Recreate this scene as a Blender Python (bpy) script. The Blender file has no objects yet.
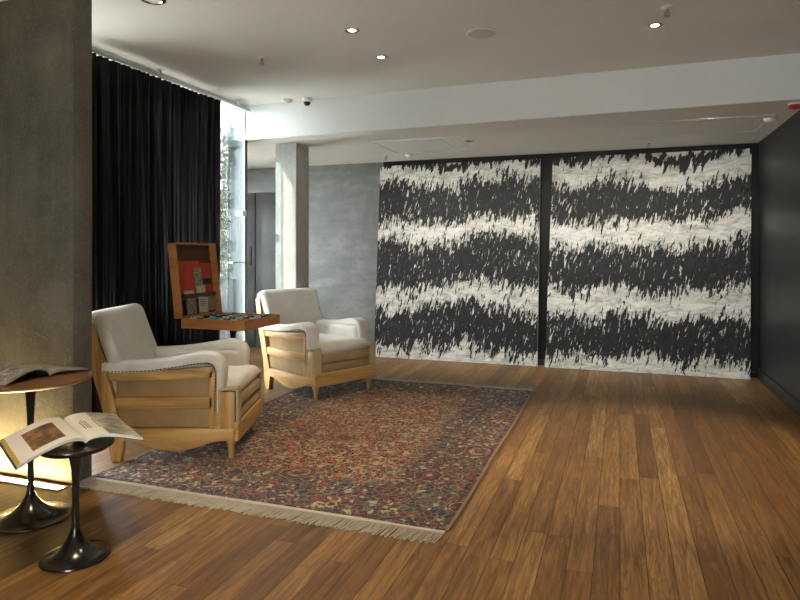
import bpy, bmesh, math, random
from mathutils import Vector, Matrix
random.seed(7)
R = math.radians
PI = math.pi
S = bpy.context.scene
COL = S.collection

# ------------------------------------------------------------------ materials
class G:
    def __init__(s, name):
        s.m = bpy.data.materials.new(name); s.m.use_nodes = True
        s.nt = s.m.node_tree; s.b = s.nt.nodes['Principled BSDF']
        s.tc = s.nt.nodes.new('ShaderNodeTexCoord')
    def put(s, sock, v):
        if v is None: return
        if isinstance(v, bpy.types.NodeSocket): s.nt.links.new(v, sock)
        elif isinstance(v, (tuple, list)):
            n = len(sock.default_value)
            sock.default_value = (tuple(v) + (1,) * 4)[:n]
        else: sock.default_value = v
    def math(s, op, a, b=None, c=None, clamp=False):
        n = s.nt.nodes.new('ShaderNodeMath'); n.operation = op; n.use_clamp = clamp
        for k, v in enumerate((a, b, c)): s.put(n.inputs[k], v)
        return n.outputs[0]
    def obj(s): return s.tc.outputs['Object']
    def sep(s, v):
        n = s.nt.nodes.new('ShaderNodeSeparateXYZ'); s.put(n.inputs[0], v); return n.outputs
    def com(s, x, y, z=0.0):
        n = s.nt.nodes.new('ShaderNodeCombineXYZ')
        for k, v in enumerate((x, y, z)): s.put(n.inputs[k], v)
        return n.outputs[0]
    def map(s, v, scale=(1, 1, 1), loc=(0, 0, 0), rot=(0, 0, 0)):
        n = s.nt.nodes.new('ShaderNodeMapping'); s.put(n.inputs['Vector'], v)
        n.inputs['Scale'].default_value = scale; n.inputs['Location'].default_value = loc; n.inputs['Rotation'].default_value = rot
        return n.outputs[0]
    def noise(s, v, scale=5, detail=3, rough=.5, dist=0, col=False):
        n = s.nt.nodes.new('ShaderNodeTexNoise'); s.put(n.inputs['Vector'], v)
        n.inputs['Scale'].default_value = scale; n.inputs['Detail'].default_value = detail
        n.inputs['Roughness'].default_value = rough; n.inputs['Distortion'].default_value = dist
        return n.outputs['Color' if col else 'Fac']
    def vor(s, v, scale=5, feature='F1', out='Distance', rnd=1):
        n = s.nt.nodes.new('ShaderNodeTexVoronoi'); n.feature = feature; s.put(n.inputs['Vector'], v)
        n.inputs['Scale'].default_value = scale; n.inputs['Randomness'].default_value = rnd
        return n.outputs[out]
    def white(s, v):
        n = s.nt.nodes.new('ShaderNodeTexWhiteNoise'); n.noise_dimensions = '3D'; s.put(n.inputs['Vector'], v); return n.outputs['Value']
    def ramp(s, f, stops, interp='LINEAR'):
        n = s.nt.nodes.new('ShaderNodeValToRGB'); s.put(n.inputs[0], f); e = n.color_ramp; e.interpolation = interp
        while len(e.elements) < len(stops): e.elements.new(.5)
        for el, (p, c) in zip(e.elements, stops):
            el.position = p; el.color = (tuple(c) + (1,))[:4] if isinstance(c, (tuple, list)) else (c, c, c, 1)
        return n.outputs[0]
    def mix(s, f, a, b, mode='MIX'):
        n = s.nt.nodes.new('ShaderNodeMix'); n.data_type = 'RGBA'; n.blend_type = mode
        s.put(n.inputs[0], f); s.put(n.inputs[6], a); s.put(n.inputs[7], b); return n.outputs[2]
    def bump(s, h, dist=.002, strength=1):
        n = s.nt.nodes.new('ShaderNodeBump'); n.inputs['Strength'].default_value = strength; n.inputs['Distance'].default_value = dist
        s.put(n.inputs['Height'], h); s.nt.links.new(n.outputs[0], s.b.inputs['Normal'])
    def set(s, **k):
        for a, v in k.items(): s.put(s.b.inputs[a.replace('_', ' ')], v)
        return s.m

def plain(name, col, rough=.6, metal=0, var=.12, scale=12, bump=0, spec=.5):
    g = G(name); n = g.noise(g.obj(), scale, 4, .6)
    lo = tuple(c * (1 - var) for c in col); hi = tuple(min(1, c * (1 + var)) for c in col)
    if bump: g.bump(g.noise(g.obj(), scale * 6, 3), bump, .5)
    return g.set(Base_Color=g.ramp(n, [(.3, lo), (.7, hi)]), Roughness=rough, Metallic=metal, Specular_IOR_Level=spec)

def emit(name, col, st):
    g = G(name); return g.set(Base_Color=col, Emission_Color=col, Emission_Strength=st)

M = {}
def m_floor():
    g = G('oak_planks'); x, y, z = g.sep(g.obj())
    W = .105; L = 1.5
    u = g.math('DIVIDE', x, W); i = g.math('FLOOR', u); fu = g.math('FRACT', u)
    r = g.white(g.com(i, 3.1))
    v = g.math('ADD', g.math('DIVIDE', y, L), g.math('MULTIPLY', r, 9.7)); j = g.math('FLOOR', v); fv = g.math('FRACT', v)
    r2 = g.white(g.com(i, j, 1.7)); r3 = g.white(g.com(i, j, 8.2))
    tone = g.ramp(r2, [(0, (.155, .075, .022)), (.2, (.23, .120, .037)), (.55, (.295, .158, .050)), (.85, (.35, .198, .068)), (1, (.42, .26, .10))])
    gv = g.com(g.math('MULTIPLY', x, 26), g.math('ADD', g.math('MULTIPLY', y, 1.5), g.math('MULTIPLY', r3, 60)), g.math('MULTIPLY', r2, 30))
    a = g.noise(gv, 1.3, 5, .62, .9)
    fine = g.noise(g.com(g.math('MULTIPLY', x, 190), g.math('MULTIPLY', y, 5), r3), 1, 2, .6)
    cat = g.math('FRACT', g.math('MULTIPLY', g.noise(g.com(g.math('MULTIPLY', x, 16), g.math('ADD', g.math('MULTIPLY', y, 1.6), g.math('MULTIPLY', r3, 40)), r2), 1.1, 2, .5, .4), 9))
    c = g.mix(g.ramp(a, [(.36, 0.), (.6, 1.)]), g.mix(1, tone, (.40, .33, .26), 'MULTIPLY'), tone)
    c = g.mix(g.math('MULTIPLY', g.ramp(cat, [(0, 1.), (.12, .7), (.45, 0.)]), .6), c, g.mix(1, tone, (.36, .29, .22), 'MULTIPLY'))
    c = g.mix(g.math('MULTIPLY', g.ramp(fine, [(.38, 1.), (.6, 0.)]), .5), c, (.10, .045, .016))
    wear = g.noise(g.obj(), 1.1, 5, .65)
    c = g.mix(g.math('MULTIPLY', g.ramp(wear, [(.58, 0.), (.75, 1.)]), .35), c, (.11, .055, .02))
    e = g.math('MINIMUM', g.math('MINIMUM', fu, g.math('SUBTRACT', 1, fu)), g.math('MULTIPLY', g.math('MINIMUM', fv, g.math('SUBTRACT', 1, fv)), L / W))
    gap = g.ramp(e, [(.008, .9), (.026, 0.)])
    c = g.mix(gap, c, (.035, .017, .007))
    g.bump(g.math('SUBTRACT', g.math('MULTIPLY', fine, .25), gap), .0012, .6)
    return g.set(Base_Color=c, Roughness=g.math('ADD', .34, g.math('MULTIPLY', a, .16)), Specular_IOR_Level=.42)
M['floor'] = m_floor()

def m_concrete(name, c1, c2, boards=False):
    g = G(name); o = g.obj()
    n = g.noise(o, 2.2, 6, .65); st = g.noise(g.map(o, (3, 3, .5)), 2, 4, .6)
    c = g.ramp(n, [(.3, c1), (.7, c2)])
    c = g.mix(g.math('MULTIPLY', g.ramp(st, [(.35, 0.), (.7, 1.)]), .4), c, tuple(v * .72 for v in c1))
    fs = g.noise(g.map(o, (20, 20, 2.4)), 1, 4, .65)
    c = g.mix(g.math('MULTIPLY', g.ramp(fs, [(.38, 1.), (.62, 0.)]), .17), c, tuple(v * .6 for v in c1))
    sp = g.noise(o, 70, 3, .7)
    c = g.mix(g.math('MULTIPLY', g.ramp(sp, [(.56, 0.), (.66, 1.)]), .3), c, tuple(min(.8, v * 1.5) for v in c2))
    pit = g.ramp(g.vor(o, 26), [(.06, 1.), (.12, 0.)])
    keep = g.ramp(g.noise(o, 3.5, 2), [(.52, 0.), (.6, 1.)])
    pit = g.math('MULTIPLY', pit, keep)
    c = g.mix(g.math('MULTIPLY', pit, .75), c, (.05, .045, .035))
    h = g.math('SUBTRACT', g.math('ADD', g.math('MULTIPLY', g.noise(o, 40, 4), .4), n), g.math('MULTIPLY', pit, 2.))
    g.bump(h, .004, .8)
    return g.set(Base_Color=c, Roughness=.8, Specular_IOR_Level=.25)
M['pier'] = m_concrete('raw_concrete', (.115, .102, .08), (.245, .22, .17))
M['pillar'] = m_concrete('pale_concrete', (.42, .41, .37), (.58, .57, .52))
M['plinth'] = m_concrete('grey_render', (.035, .040, .043), (.045, .051, .054))
M['ceil'] = plain('ceiling_paint', (.70, .67, .60), .85, var=.03, scale=1.5)
M['white_paint'] = plain('white_paint', (.64, .63, .59), .8, var=.03, scale=1.5)
M['ext_white'] = plain('exterior_white_render', (.85, .86, .86), .9, var=.03, scale=4, bump=.002)
M['ground'] = plain('terrace_paving', (.55, .55, .53), .8, var=.15, scale=3)

def m_zinc():
    g = G('burnished_zinc'); o = g.obj()
    a = g.noise(o, 1.6, 6, .68, .8); b = g.noise(g.map(o, (1, 1, 5)), 2.5, 4, .6); d = g.noise(o, 9, 5, .7)
    t = g.math('ADD', g.math('ADD', g.math('MULTIPLY', a, .55), g.math('MULTIPLY', b, .25)), g.math('MULTIPLY', d, .2))
    return g.set(Base_Color=g.ramp(t, [(.34, (.14, .143, .142)), (.5, (.20, .203, .20)), (.64, (.28, .282, .277))]), Metallic=.55,
                 Roughness=g.math('ADD', .22, g.math('MULTIPLY', t, .25)))
M['zinc'] = m_zinc()
def m_dark():
    g = G('black_lacquer_panel'); o = g.obj()
    a = g.noise(g.map(o, (1, .7, 2.2)), 1.8, 5, .6, .4)
    return g.set(Base_Color=g.ramp(a, [(.3, (.010, .010, .010)), (.7, (.028, .028, .027))]), Metallic=.1, Roughness=.46, Specular_IOR_Level=.5)
M['dark'] = m_dark()
M['black_wall'] = plain('black_wall_paint', (.010, .010, .010), .6, spec=.25)
M['black_trim'] = plain('black_trim_paint', (.012, .012, .012), .4)
M['door'] = plain('dark_steel_door', (.075, .078, .078), .42, .3, var=.3, scale=3)

def m_painting(seed, bands):
    """bands: list of (t_top, t_bottom) from the top of the canvas"""
    g = G('black_and_white_paint_' + 'ab'[seed]); o = g.map(g.obj(), loc=(seed * 7.3, 0, seed * 3.1)); x, y, z = g.sep(g.obj())
    t = g.math('SUBTRACT', 1, g.math('DIVIDE', z, 2.37))
    big = g.noise(g.map(o, (1, 1, .35)), 1.35, 3, .55)
    slx, sly, slz = g.sep(o)
    sl = g.com(g.math('SUBTRACT', slx, g.math('MULTIPLY', slz, .2)), 0., slz)
    br = g.noise(g.map(sl, (17, 1, 3.4)), 1, 4, .62, .5)
    br2 = g.noise(g.map(sl, (44, 1, 8)), 1, 4, .7, .8)
    tt = g.math('ADD', t, g.math('MULTIPLY', g.math('SUBTRACT', big, .5), .24))
    tt = g.math('ADD', tt, g.math('MULTIPLY', g.math('SUBTRACT', br, .5), .17))
    f = None
    for a, b in bands:
        c, h = (a + b) / 2, (b - a) / 2
        q = g.math('SUBTRACT', 1, g.math('DIVIDE', g.math('ABSOLUTE', g.math('SUBTRACT', tt, c)), h))
        f = q if f is None else g.math('MAXIMUM', f, q)
    f = g.math('MAXIMUM', g.math('MINIMUM', g.math('MULTIPLY', f, 1.1), .50), -.72)
    st = g.noise(g.map(sl, (27, 1, 7.5)), 1, 3, .65, 1.0)
    pt = g.noise(g.map(sl, (1.6, 1, 2.4)), 1.5, 2, .5)
    f = g.math('ADD', f, g.math('MULTIPLY', g.math('SUBTRACT', st, .5), 2.4))
    f = g.math('ADD', f, g.math('MULTIPLY', g.math('SUBTRACT', br2, .5), 2.6))
    f = g.math('ADD', f, g.math('MULTIPLY', g.math('SUBTRACT', pt, .5), .9))
    mask = g.ramp(f, [(.0, 0.), (.10, 1.)])
    wn = g.noise(g.map(sl, (3, 1, 9)), 1.6, 6, .72, 1.2)
    sm = g.noise(g.map(sl, (2, 1, 5)), 2.6, 5, .7, .6)
    wc = g.ramp(wn, [(.30, (.20, .195, .175)), (.42, (.46, .445, .395)), (.54, (.62, .605, .55)), (.72, (.76, .745, .69))])
    wc = g.mix(g.math('MULTIPLY', g.ramp(sm, [(.52, 0.), (.66, 1.)]), .6), wc, (.20, .215, .20))
    bc = g.ramp(g.noise(g.map(sl, (8, 1, 3)), 3, 5, .7), [(.3, (.006, .006, .007)), (.62, (.022, .022, .023)), (.8, (.06, .06, .06))])
    g.bump(g.math('ADD', g.math('MULTIPLY', br2, .7), g.math('ADD', mask, wn)), .006, .7)
    return g.set(Base_Color=g.mix(mask, wc, bc), Roughness=.62, Specular_IOR_Level=.3)
M['paintA'] = m_painting(0, [(-.03, .015), (.085, .305), (.385, .645), (.735, .945)])
M['paintB'] = m_painting(1, [(-.03, .03), (.125, .30), (.41, .635), (.745, .955)])
M['canvas_edge'] = plain('canvas_edge', (.55, .54, .49), .8)

def m_wood(name, dark, mid, light, rough=.45, axis=0, sc=1.0):
    g = G(name); o = g.obj()
    s = [22 * sc, 22 * sc, 22 * sc]; s[axis] = 1.6 * sc
    a = g.noise(g.map(o, tuple(s)), 1, 5, .6, .6); k = g.noise(o, 3, 3)
    f = g.math('FRACT', g.math('MULTIPLY', g.noise(g.map(o, tuple(v * .35 for v in s)), 1, 2, .5), 8))
    c = g.ramp(a, [(.3, dark), (.5, mid), (.72, light)])
    c = g.mix(g.math('MULTIPLY', g.ramp(f, [(0, 1.), (.3, 0.)]), .35), c, dark)
    c = g.mix(g.math('MULTIPLY', g.ramp(k, [(.45, 0.), (.7, 1.)]), .3), c, mid)
    g.bump(a, .0008, .4)
    return g.set(Base_Color=c, Roughness=rough, Specular_IOR_Level=.35)
M['pine'] = m_wood('raw_pine', (.30, .15, .042), (.55, .32, .105), (.66, .42, .16))
M['pine_v'] = m_wood('raw_pine_upright', (.30, .15, .042), (.55, .32, .105), (.66, .42, .16), axis=2)
M['pine_y'] = m_wood('raw_pine_cross', (.30, .15, .042), (.55, .32, .105), (.66, .42, .16), axis=1)
M['case'] = m_wood('reddish_case_wood', (.34, .125, .036), (.46, .19, .06), (.55, .25, .085), .4)
M['case_dark'] = m_wood('dark_case_lining', (.06, .022, .012), (.085, .032, .017), (.11, .045, .024), .5)
M['walnut'] = m_wood('walnut_tabletop', (.11, .052, .025), (.17, .085, .04), (.22, .115, .058), .35)

def m_cloth(name, col, weave=900, var=.08, bump=.0006, dark=.8):
    g = G(name); o = g.obj(); n = g.noise(o, 6, 4, .6)
    x, y, z = g.sep(o)
    w = g.math('MULTIPLY', g.math('SINE', g.math('MULTIPLY', g.math('ADD', x, y), weave)), g.math('SINE', g.math('MULTIPLY', g.math('ADD', z, g.math('MULTIPLY', y, .6)), weave)))
    c = g.ramp(n, [(.3, tuple(v * (1 - var) for v in col)), (.7, tuple(min(.9, v * (1 + var)) for v in col))])
    c = g.mix(g.math('MULTIPLY', g.ramp(w, [(.3, 0.), (.9, 1.)]), .35), c, tuple(v * dark for v in col))
    g.bump(g.math('ADD', w, g.math('MULTIPLY', g.noise(o, 14, 3), 3)), bump, .5)
    return g.set(Base_Color=c, Roughness=.92, Specular_IOR_Level=.15, Sheen_Weight=.15)
M['calico'] = m_cloth('white_calico', (.75, .70, .61))
M['burlap'] = m_cloth('tan_burlap', (.38, .255, .12), 620, .15, .001, .55)
M['welt'] = m_cloth('cream_edging', (.48, .39, .24), 700)
M['nail'] = plain('dark_nail_heads', (.09, .06, .035), .35, .8)
def m_curtain():
    g = G('black_velvet_drape'); n = g.noise(g.map(g.obj(), (1, 1, .2)), 8, 3)
    return g.set(Base_Color=g.ramp(n, [(.3, (.003, .003, .0035)), (.7, (.007, .007, .008))]), Roughness=.42, Specular_IOR_Level=.35)
M['curtain'] = m_curtain()
M['blackgloss'] = plain('black_lacquered_metal', (.012, .011, .010), .2, 0, spec=.6)
M['alu'] = plain('brushed_aluminium', (.55, .55, .54), .35, .9, var=.05)
M['chrome'] = plain('chrome_ring', (.7, .7, .68), .2, 1, var=.02)
M['plastic'] = plain('white_plastic', (.74, .73, .69), .5, var=.02)
M['bright_plastic'] = plain('speaker_mesh', (.50, .49, .46), .5, var=.02)
M['black_plastic'] = plain('black_smoked_dome', (.012, .012, .013), .12)
M['redp'] = plain('red_plastic', (.42, .03, .02), .45)
M['brass'] = plain('sprinkler_metal', (.45, .40, .30), .3, .9)
M['lamp'] = emit('lamp_lens', (1, .86, .62), 26)
M['strip'] = emit('warm_strip_lens', (1, .76, .36), 105)
M['brass_plate'] = plain('pale_metal_plate', (.55, .47, .34), .4, .4)

def m_glass(name, col, mixf):
    m = bpy.data.materials.new(name); m.use_nodes = True; nt = m.node_tree; nt.nodes.clear()
    o = nt.nodes.new('ShaderNodeOutputMaterial'); t = nt.nodes.new('ShaderNodeBsdfTransparent'); q = nt.nodes.new('ShaderNodeBsdfGlossy')
    t.inputs[0].default_value = col + (1,); q.inputs['Roughness'].default_value = .02
    f = nt.nodes.new('ShaderNodeFresnel'); f.inputs[0].default_value = 1.45
    x = nt.nodes.new('ShaderNodeMixShader'); k = nt.nodes.new('ShaderNodeMath'); k.operation = 'MULTIPLY'; k.inputs[1].default_value = mixf
    nt.links.new(f.outputs[0], k.inputs[0]); nt.links.new(k.outputs[0], x.inputs[0])
    nt.links.new(t.outputs[0], x.inputs[1]); nt.links.new(q.outputs[0], x.inputs[2]); nt.links.new(x.outputs[0], o.inputs[0])
    return m
M['glass'] = m_glass('clear_glass', (.96, .98, .98), .7)
M['glass_blue'] = m_glass('blue_tinted_glass', (.82, .91, .95), .7)

RX, RY = 2.10, 3.09
def m_rug():
    g = G('persian_pile'); o = g.obj(); x, y, z = g.sep(o)
    d = g.math('MINIMUM', g.math('SUBTRACT', RX / 2, g.math('ABSOLUTE', x)), g.math('SUBTRACT', RY / 2, g.math('ABSOLUTE', y)))
    wob = g.noise(o, 9, 3, .6, col=True)
    n = g.nt.nodes.new('ShaderNodeVectorMath'); n.operation = 'MULTIPLY_ADD'; g.put(n.inputs[0], wob); n.inputs[1].default_value = (.10, .10, 0); g.put(n.inputs[2], o)
    p = n.outputs[0]
    red, rust, orange = (.19, .020, .016), (.24, .046, .022), (.33, .105, .036)
    cream, sage, navy, wine, brown = (.44, .355, .21), (.085, .09, .05), (.016, .02, .05), (.09, .010, .016), (.07, .03, .018)
    c1 = g.sep(g.vor(p, 27, out='Color'))[0]; c2 = g.sep(g.vor(p, 48, out='Color'))[1]; c3 = g.sep(g.vor(p, 9, out='Color'))[0]
    fieldA = g.ramp(c1, [(0, rust), (.16, orange), (.26, red), (.40, cream), (.50, rust), (.62, brown), (.76, sage), (.90, wine)], 'CONSTANT')
    fieldB = g.ramp(c2, [(0, orange), (.12, cream), (.24, rust), (.42, wine), (.56, sage), (.72, brown), (.86, navy)], 'CONSTANT')
    field = g.mix(g.ramp(g.noise(p, 30, 2), [(.47, 0.), (.52, 1.)]), fieldA, fieldB)
    borA = g.ramp(c1, [(0, wine), (.18, navy), (.36, red), (.44, brown), (.60, sage), (.78, cream), (.86, navy), (.94, rust)], 'CONSTANT')
    borB = g.ramp(c2, [(0, navy), (.2, sage), (.35, cream), (.48, wine), (.66, brown), (.84, red)], 'CONSTANT')
    bor = g.mix(g.ramp(g.noise(p, 26, 2), [(.46, 0.), (.51, 1.)]), borA, borB)
    # vines: thin pale outlines round the cells
    ed = g.vor(p, 27, 'DISTANCE_TO_EDGE'); vine = g.ramp(ed, [(.035, 1.), (.07, 0.)])
    field = g.mix(g.math('MULTIPLY', vine, .85), field, cream)
    bor = g.mix(g.math('MULTIPLY', vine, .7), bor, (.24, .22, .14))
    # large rosettes
    F = g.vor(p, 3.1, rnd=.75)
    ring = g.math('FRACT', g.math('MULTIPLY', F, 5.6))
    ros = g.ramp(ring, [(0, cream), (.16, red), (.40, navy), (.62, wine), (.80, cream), (.88, navy)], 'CONSTANT')
    rm = g.ramp(F, [(.33, 1.), (.36, 0.)])
    rm = g.math('MULTIPLY', rm, g.ramp(g.noise(p, 34, 2), [(.38, 0.), (.44, 1.)]))
    field = g.mix(g.math('MULTIPLY', rm, .6), field, ros); bor = g.mix(g.math('MULTIPLY', rm, .8), bor, ros)
    zone = g.ramp(g.math('ADD', d, g.math('MULTIPLY', g.math('SUBTRACT', g.noise(o, 5, 2), .5), .25)), [(.40, 0.), (.52, 1.)])
    c = g.mix(zone, bor, field)
    warm = g.ramp(g.noise(o, 1.6, 2), [(.42, 0.), (.62, 1.)])
    c = g.mix(g.math('MULTIPLY', g.math('MULTIPLY', warm, zone), .12), c, orange)
    g1 = g.ramp(g.math('DIVIDE', d, .5), [(0, wine), (.035, navy), (.06, red), (.12, (0, 0, 0)), (.56, (0, 0, 0)), (.565, wine), (.60, cream), (.615, navy), (.64, (0, 0, 0))], 'CONSTANT')
    gm = g.ramp(g.math('DIVIDE', d, .5), [(0, .6), (.06, 0.), (.56, .3), (.64, 0.)], 'CONSTANT')
    gm = g.math('MULTIPLY', gm, g.ramp(g.noise(o, 60, 2), [(.4, .3), (.55, 1.)]))
    c = g.mix(gm, c, g1)
    pile = g.noise(o, 420, 2, .6)
    c = g.mix(g.math('MULTIPLY', g.ramp(pile, [(.35, 1.), (.6, 0.)]), .3), c, (.012, .008, .006))
    g.bump(g.math('ADD', pile, g.math('MULTIPLY', g.noise(o, 40, 3), .6)), .004, .8)
    return g.set(Base_Color=c, Roughness=.95, Specular_IOR_Level=.1, Sheen_Weight=.1)
M['rug'] = m_rug()
M['rug_edge'] = plain('rug_selvedge', (.20, .15, .09), .9)
M['fringe'] = plain('cotton_fringe', (.41, .375, .305), .9)
M['paper'] = plain('magazine_paper', (.72, .71, .68), .32, var=.03)
M['paper_grey'] = plain('grey_printed_page', (.30, .29, .25), .32, var=.35, scale=26)
M['ink'] = plain('dark_print', (.06, .055, .05), .4)
M['ochre'] = plain('ochre_cover', (.50, .34, .06), .3)
M['pageedge'] = plain('page_edges', (.50, .46, .38), .7)
M['cover_dark'] = plain('dark_cover', (.03, .03, .035), .3)
def m_photo(name, stops, scale, seed):
    g = G(name); n = g.noise(g.map(g.obj(), loc=(seed, 0, 0)), scale, 4, .6, .6)
    return g.set(Base_Color=g.ramp(n, stops), Roughness=.3)
M['photo_still'] = m_photo('printed_still_life', [(.34, (.04, .022, .012)), (.50, (.13, .075, .035)), (.57, (.24, .16, .085)), (.62, (.30, .04, .025)), (.70, (.40, .35, .28))], 22, 3)
M['photo_grey'] = m_photo('printed_landscape', [(.3, (.10, .11, .11)), (.45, (.22, .20, .14)), (.55, (.42, .40, .34)), (.7, (.62, .62, .60))], 14, 9)
M['photo_bw'] = m_photo('printed_black_white', [(.38, (.02, .02, .03)), (.48, (.35, .32, .34)), (.54, (.06, .05, .06)), (.64, (.6, .58, .6))], 30, 5)
M['red_cloth'] = plain('red_board', (.50, .040, .018), .7, var=.1)
M['card'] = plain('cream_card', (.55, .47, .32), .8, var=.1, scale=30)
M['card_tan'] = plain('tan_card', (.30, .20, .10), .8, var=.2, scale=30)
M['card_green'] = m_photo('olive_print', [(.35, (.06, .06, .03)), (.5, (.22, .20, .09)), (.65, (.42, .36, .2))], 40, 1)
M['card_dark'] = m_photo('dark_print_card', [(.4, (.03, .03, .03)), (.5, (.3, .26, .18)), (.6, (.05, .05, .05))], 70, 4)
M['strap'] = plain('brown_leather', (.055, .03, .02), .5)
for nm, c in dict(turq=(.06, .42, .40), pearl=(.75, .72, .65), jet=(.01, .01, .012), amber=(.40, .14, .03), silver=(.5, .5, .48), coral=(.5, .07, .04), bone=(.6, .5, .34)).items():
    M['bead_' + nm] = plain('bead_' + nm, c, .25)
M['leaf'] = plain('ivy_leaf', (.02, .034, .014), .5, var=.4, scale=5)
M['stem'] = plain('ivy_stem', (.12, .09, .06), .8)

# ------------------------------------------------------------------ mesh builder
class MB:
    def __init__(s): s.bm = bmesh.new()
    def _x(s, vs, mt):
        if mt is not None: bmesh.ops.transform(s.bm, matrix=mt, verts=vs)
    def box(s, lo, hi, mt=None, bev=0, seg=2):
        r = bmesh.ops.create_cube(s.bm, size=1); vs = r['verts']
        lo, hi = Vector(lo), Vector(hi)
        for v in vs: v.co = Vector([lo[k] + (v.co[k] + .5) * (hi[k] - lo[k]) for k in range(3)])
        if bev:
            es = list({e for v in vs for e in v.link_edges})
            n = len(s.bm.verts); old = set(s.bm.verts) - set(vs)
            bmesh.ops.bevel(s.bm, geom=es, offset=bev, segments=seg, affect='EDGES', profile=.5)
            vs = [v for v in s.bm.verts if v not in old]
        s._x(vs, mt); return vs
    def prism(s, pts, axis, a, b, mt=None, bev=0, seg=2):
        """polygon pts in the plane normal to axis, extruded from a to b"""
        def P(p, t):
            q = [p[0], p[1]]; q.insert(axis, t); return q
        old = set(s.bm.verts)
        va = [s.bm.verts.new(P(p, a)) for p in pts]; vb = [s.bm.verts.new(P(p, b)) for p in pts]
        n = len(pts); fs = [s.bm.faces.new(va), s.bm.faces.new(vb[::-1])]
        for i in range(n): fs.append(s.bm.faces.new((va[i], vb[i], vb[(i + 1) % n], va[(i + 1) % n])))
        bmesh.ops.recalc_face_normals(s.bm, faces=fs)
        if bev:
            es = list({e for v in va + vb for e in v.link_edges})
            bmesh.ops.bevel(s.bm, geom=es, offset=bev, segments=seg, affect='EDGES', profile=.5, clamp_overlap=True)
        vs = [v for v in s.bm.verts if v not in old]; s._x(vs, mt); return vs
    def lathe(s, prof, n=32, mt=None):
        old = set(s.bm.verts); rings = []
        for r, z in prof:
            if r < 1e-6: rings.append([s.bm.verts.new((0, 0, z))])
            else: rings.append([s.bm.verts.new((r * math.cos(2 * PI * k / n), r * math.sin(2 * PI * k / n), z)) for k in range(n)])
        fs = []
        for A, B in zip(rings, rings[1:]):
            for k in range(n):
                a, b, c, d = A[k % len(A)], A[(k + 1) % len(A)], B[(k + 1) % len(B)], B[k % len(B)]
                q = []
                for v in (a, b, c, d):
                    if v not in q: q.append(v)
                if len(q) > 2: fs.append(s.bm.faces.new(q))
        if len(rings[0]) > 1: fs.append(s.bm.faces.new(rings[0][::-1]))
        if len(rings[-1]) > 1: fs.append(s.bm.faces.new(rings[-1]))
        bmesh.ops.recalc_face_normals(s.bm, faces=fs)
        s._x([v for v in s.bm.verts if v not in old], mt)
    def sweep(s, path, section, up=Vector((0, 1, 0)), mt=None):
        """section pts (a,b): a along 'up', b along the path normal; path is a list of Vectors"""
        old = set(s.bm.verts); rings = []
        for i, p in enumerate(path):
            t = (path[min(i + 1, len(path) - 1)] - path[max(i - 1, 0)]).normalized()
            nn = up.cross(t).normalized(); uu = t.cross(nn).normalized()
            sec = section(i / (len(path) - 1)) if callable(section) else section
            rings.append([s.bm.verts.new(p + uu * a + nn * b) for a, b in sec])
        fs = []
        for A, B in zip(rings, rings[1:]):
            k = len(A)
            for i in range(k): fs.append(s.bm.faces.new((A[i], A[(i + 1) % k], B[(i + 1) % k], B[i])))
        fs.append(s.bm.faces.new(rings[0][::-1])); fs.append(s.bm.faces.new(rings[-1]))
        bmesh.ops.recalc_face_normals(s.bm, faces=fs)
        s._x([v for v in s.bm.verts if v not in old], mt)
    def tube(s, path, r, n=8, mt=None):
        path = [Vector(p) for p in path]
        t = (path[-1] - path[0]).normalized(); up = Vector((0, 1, 0)) if abs(t.y) < .8 else Vector((1, 0, 0))
        s.sweep(path, [(r * math.cos(2 * PI * k / n), r * math.sin(2 * PI * k / n)) for k in range(n)], up, mt)
    def ball(s, c, r, sub=1, sc=(1, 1, 1)):
        q = bmesh.ops.create_icosphere(s.bm, subdivisions=sub, radius=r)
        for v in q['verts']: v.co = Vector((v.co.x * sc[0], v.co.y * sc[1], v.co.z * sc[2])) + Vector(c)
    def grid(s, f, nu, nv):
        vs = [[s.bm.verts.new(f(i / nu, j / nv)) for j in range(nv + 1)] for i in range(nu + 1)]
        for i in range(nu):
            for j in range(nv): s.bm.faces.new((vs[i][j], vs[i + 1][j], vs[i + 1][j + 1], vs[i][j + 1]))
        return vs
    def slab(s, f, th, nu, nv):
        """sheet f(u,v) made solid: f gives the top point, th(u,v) the downward thickness"""
        T = [[s.bm.verts.new(f(i / nu, j / nv)) for j in range(nv + 1)] for i in range(nu + 1)]
        B = [[s.bm.verts.new(f(i / nu, j / nv) - th(i / nu, j / nv)) for j in range(nv + 1)] for i in range(nu + 1)]
        F = s.bm.faces.new; fs = []
        for i in range(nu):
            for j in range(nv):
                fs.append(F((T[i][j], T[i + 1][j], T[i + 1][j + 1], T[i][j + 1]))); fs.append(F((B[i][j], B[i][j + 1], B[i + 1][j + 1], B[i + 1][j])))
        for i in range(nu):
            fs.append(F((T[i][0], B[i][0], B[i + 1][0], T[i + 1][0]))); fs.append(F((T[i][nv], T[i + 1][nv], B[i + 1][nv], B[i][nv])))
        for j in range(nv):
            fs.append(F((T[0][j], T[0][j + 1], B[0][j + 1], B[0][j]))); fs.append(F((T[nu][j], B[nu][j], B[nu][j + 1], T[nu][j + 1])))
        bmesh.ops.recalc_face_normals(s.bm, faces=fs)
    def build(s, name, mat, parent=None, smooth=False, sharp=40):
        me = bpy.data.meshes.new(name); s.bm.to_mesh(me); s.bm.free(); me.materials.append(mat)
        if smooth:
            me.polygons.foreach_set('use_smooth', [True] * len(me.polygons))
            me.set_sharp_from_angle(angle=R(sharp))
        o = bpy.data.objects.new(name, me); COL.objects.link(o)
        if parent is not None: o.parent = parent
        return o

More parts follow.
